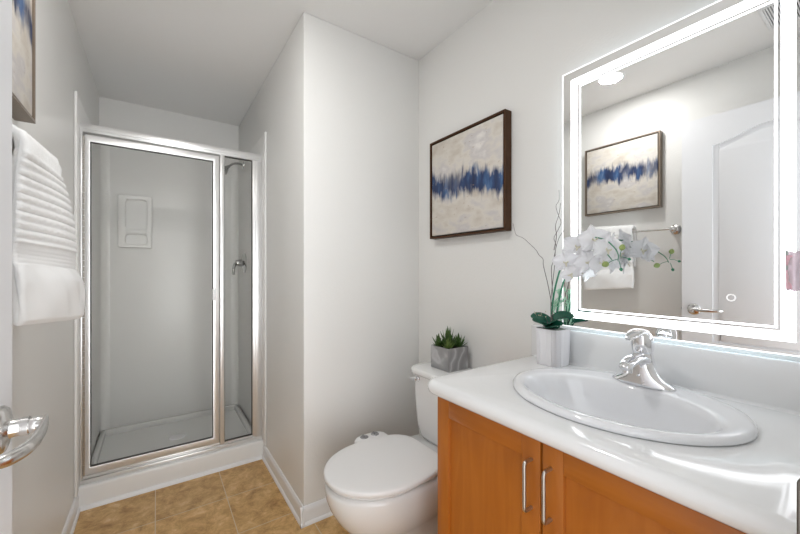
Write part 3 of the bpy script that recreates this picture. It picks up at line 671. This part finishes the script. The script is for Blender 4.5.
plate(mb, rrect(-.229, 1.385, -.028, 1.77, .012, 4), [n1, n2], SY-.034, SY, 'xz', .004)
mb.box((-.20, SY-.003, 1.40), (-.04, SY-.001, 1.75))
plate(mb, rrect(-.184, 1.49, -.059, 1.512, .008, 3), [], SY-.048, SY-.02, 'xz', .003)
obj('soap_niche', mb, 'acrylic', sh)

se = thing('shower_enclosure', 'framed glass shower door with a narrow fixed side pane', 'shower door', (.12, 2.44, .112))
Y0, Y1 = 2.422, 2.462; HX0, HX1 = SX0+.001, SX1-.001
mb = MB().box((HX0, Y0-.006, 1.930), (HX1, Y1+.006, 1.976), .004, 2).box((HX0, Y0-.010, 1.945), (HX1, Y0-.004, 1.968), .002)
obj('header', mb, 'alu', se)
mb = MB().box((HX0, Y0-.004, .112), (HX1, Y1+.004, .135), .004).box((HX0, Y0+.012, .13), (HX1, Y1, .150), .003)
obj('sill', mb, 'alu', se)
obj('jamb', MB().box((HX0, Y0-.002, .135), (HX0+.010, Y1, 1.932), .002), 'alu', se)
obj('jamb', MB().box((.512, Y0+.002, .135), (HX1, Y1, 1.932), .004).box((.530, Y0-.004, .135), (HX1, Y0+.004, 1.932), .002), 'alu', se)
obj('mullion', MB().box((.322, Y0, .135), (.348, Y1, 1.932), .004), 'alu', se)
mb = MB()
for k in range(60): mb.cyl((HX0+.015, Y0+.004, .155+k*.0293), (HX0+.015, Y0+.004, .155+k*.0293+.026), .0052, n=8)
obj('continuous_hinge', mb, 'nickel', se)
dd = obj('door', plate(MB(), [(-.306, .156), (.318, .156), (.318, 1.921), (-.306, 1.921)], [[(-.284, .194), (.285, .194), (.285, 1.886), (-.284, 1.886)]], Y0, Y0+.024, 'xz', .003), 'alu', se)
obj('gasket', plate(MB(), [(-.286, .192), (.287, .192), (.287, 1.888), (-.286, 1.888)], [[(-.2805, .1975), (.2815, .1975), (.2815, 1.8825), (-.2805, 1.8825)]], Y0+.002, Y0+.018, 'xz'), 'gasket', dd, False)
obj('door_glass', MB().box((-.285, Y0+.009, .193), (.286, Y0+.014, 1.887)), 'glass', dd, False)
obj('pull', MB().box((.279, Y0-.026, 1.035), (.296, Y0-.004, 1.105), .004, 3).box((.283, Y0-.008, 1.05), (.292, Y0+.004, 1.09), .002), 'trim', dd, label='small white pull')
fp = obj('fixed_pane', MB().box((.347, Y0+.014, .148), (.514, Y0+.019, 1.933)), 'glass', se, False)
obj('pane_gasket', plate(MB(), [(.346, .149), (.513, .149), (.513, 1.932), (.346, 1.932)], [[(.3505, .154), (.5085, .154), (.5085, 1.926), (.3505, 1.926)]], Y0+.008, Y0+.024, 'xz'), 'gasket', fp, False)

hd = obj('shower_arm', MB().tube([(SX1, 3.01, 2.052), (.53, 3.00, 2.056), (.49, 2.985, 2.045), (.455, 2.97, 2.015)], .0085, 14, smooth=6).lathe((SX1, 3.01, 2.052), (-1, 0, 0), [(0, 0), (.03, 0), (.029, .005), (.014, .010), (0, .011)]), 'dchrome', sh, label='chrome bent shower arm')
obj('spray_head', MB().lathe((.458, 2.972, 2.019), (-.62, -.2, -.62), [(.008, 0), (.012, .006), (.013, .02), (.020, .030), (.032, .055), (.036, .066), (.034, .070), (0, .070)]), 'dchrome', hd)
vv = obj('shower_valve', MB().lathe((SX1, 2.97, 1.276), (-1, 0, 0), [(0, 0), (.078, 0), (.078, .004), (.068, .010), (.035, .016), (.028, .020), (.026, .045), (0, .046)]), 'dchrome', sh, label='round chrome shower valve plate')
obj('lever', MB().lathe((SX1-.044, 2.97, 1.276), (-1, 0, 0), [(.024, 0), (.024, .018), (.02, .024), (0, .026)]).tube([(SX1-.055, 2.97, 1.276), (SX1-.075, 2.95, 1.262), (SX1-.085, 2.93, 1.225), (SX1-.088, 2.92, 1.185)], [.014, .012, .010, .009], 12, smooth=5), 'dchrome', vv)

# ------------------------------------------------------------------ ceiling light and vent
cl = thing('recessed_ceiling_light', 'round white recessed ceiling light, seen reflected in the mirror', 'ceiling light', (.072, 1.098, ZC))
obj('trim_ring', MB().lathe((.072, 1.098, ZC-.004), (0, 0, 1), [(.069, .0035), (.080, .0038), (.080, .003), (.074, .0015), (.069, .0025), (.067, .02), (.069, .02), (.069, .0035)]), 'trim', cl)
obj('lens', MB().lathe((.072, 1.098, ZC-.0015), (0, 0, 1), [(0, 0), (.060, 0), (.0665, .002), (.0665, .006), (0, .006)]), 'lampglow', cl)
ld = bpy.data.lights.new('ceiling_lamp', 'AREA'); ld.shape = 'DISK'; ld.size = .13; ld.energy = LAMP_W; ld.color = (1, .985, .965)
lo = bpy.data.objects.new('lamp', ld); C.objects.link(lo); lo.parent = cl; lo.location = (0, 0, -.006)
vg = thing('ceiling_vent', 'white louvred ceiling vent grille, seen at the top corner of the mirror', 'vent', (.0, .36, ZC))
vx, vy, vh = .01, .29, .125
obj('frame', plate(MB(), [(vx-vh, vy-vh), (vx+vh, vy-vh), (vx+vh, vy+vh), (vx-vh, vy+vh)], [[(vx-vh+.014, vy-vh+.014), (vx+vh-.014, vy-vh+.014), (vx+vh-.014, vy+vh-.014), (vx-vh+.014, vy+vh-.014)]], ZC-.010, ZC-.001, 'xy', .002), 'trim', vg)
for k in range(24):
    yy = vy-vh+.018+k*.0093; obj('slat', MB().box((vx-vh+.013, yy-.0027, ZC-.009), (vx+vh-.013, yy+.0027, ZC-.003)), 'trim', vg, False)
obj('backing', MB().box((vx-vh+.01, vy-vh+.01, ZC-.002), (vx+vh-.01, vy+vh-.01, ZC-.0005)), 'dark', vg, False)
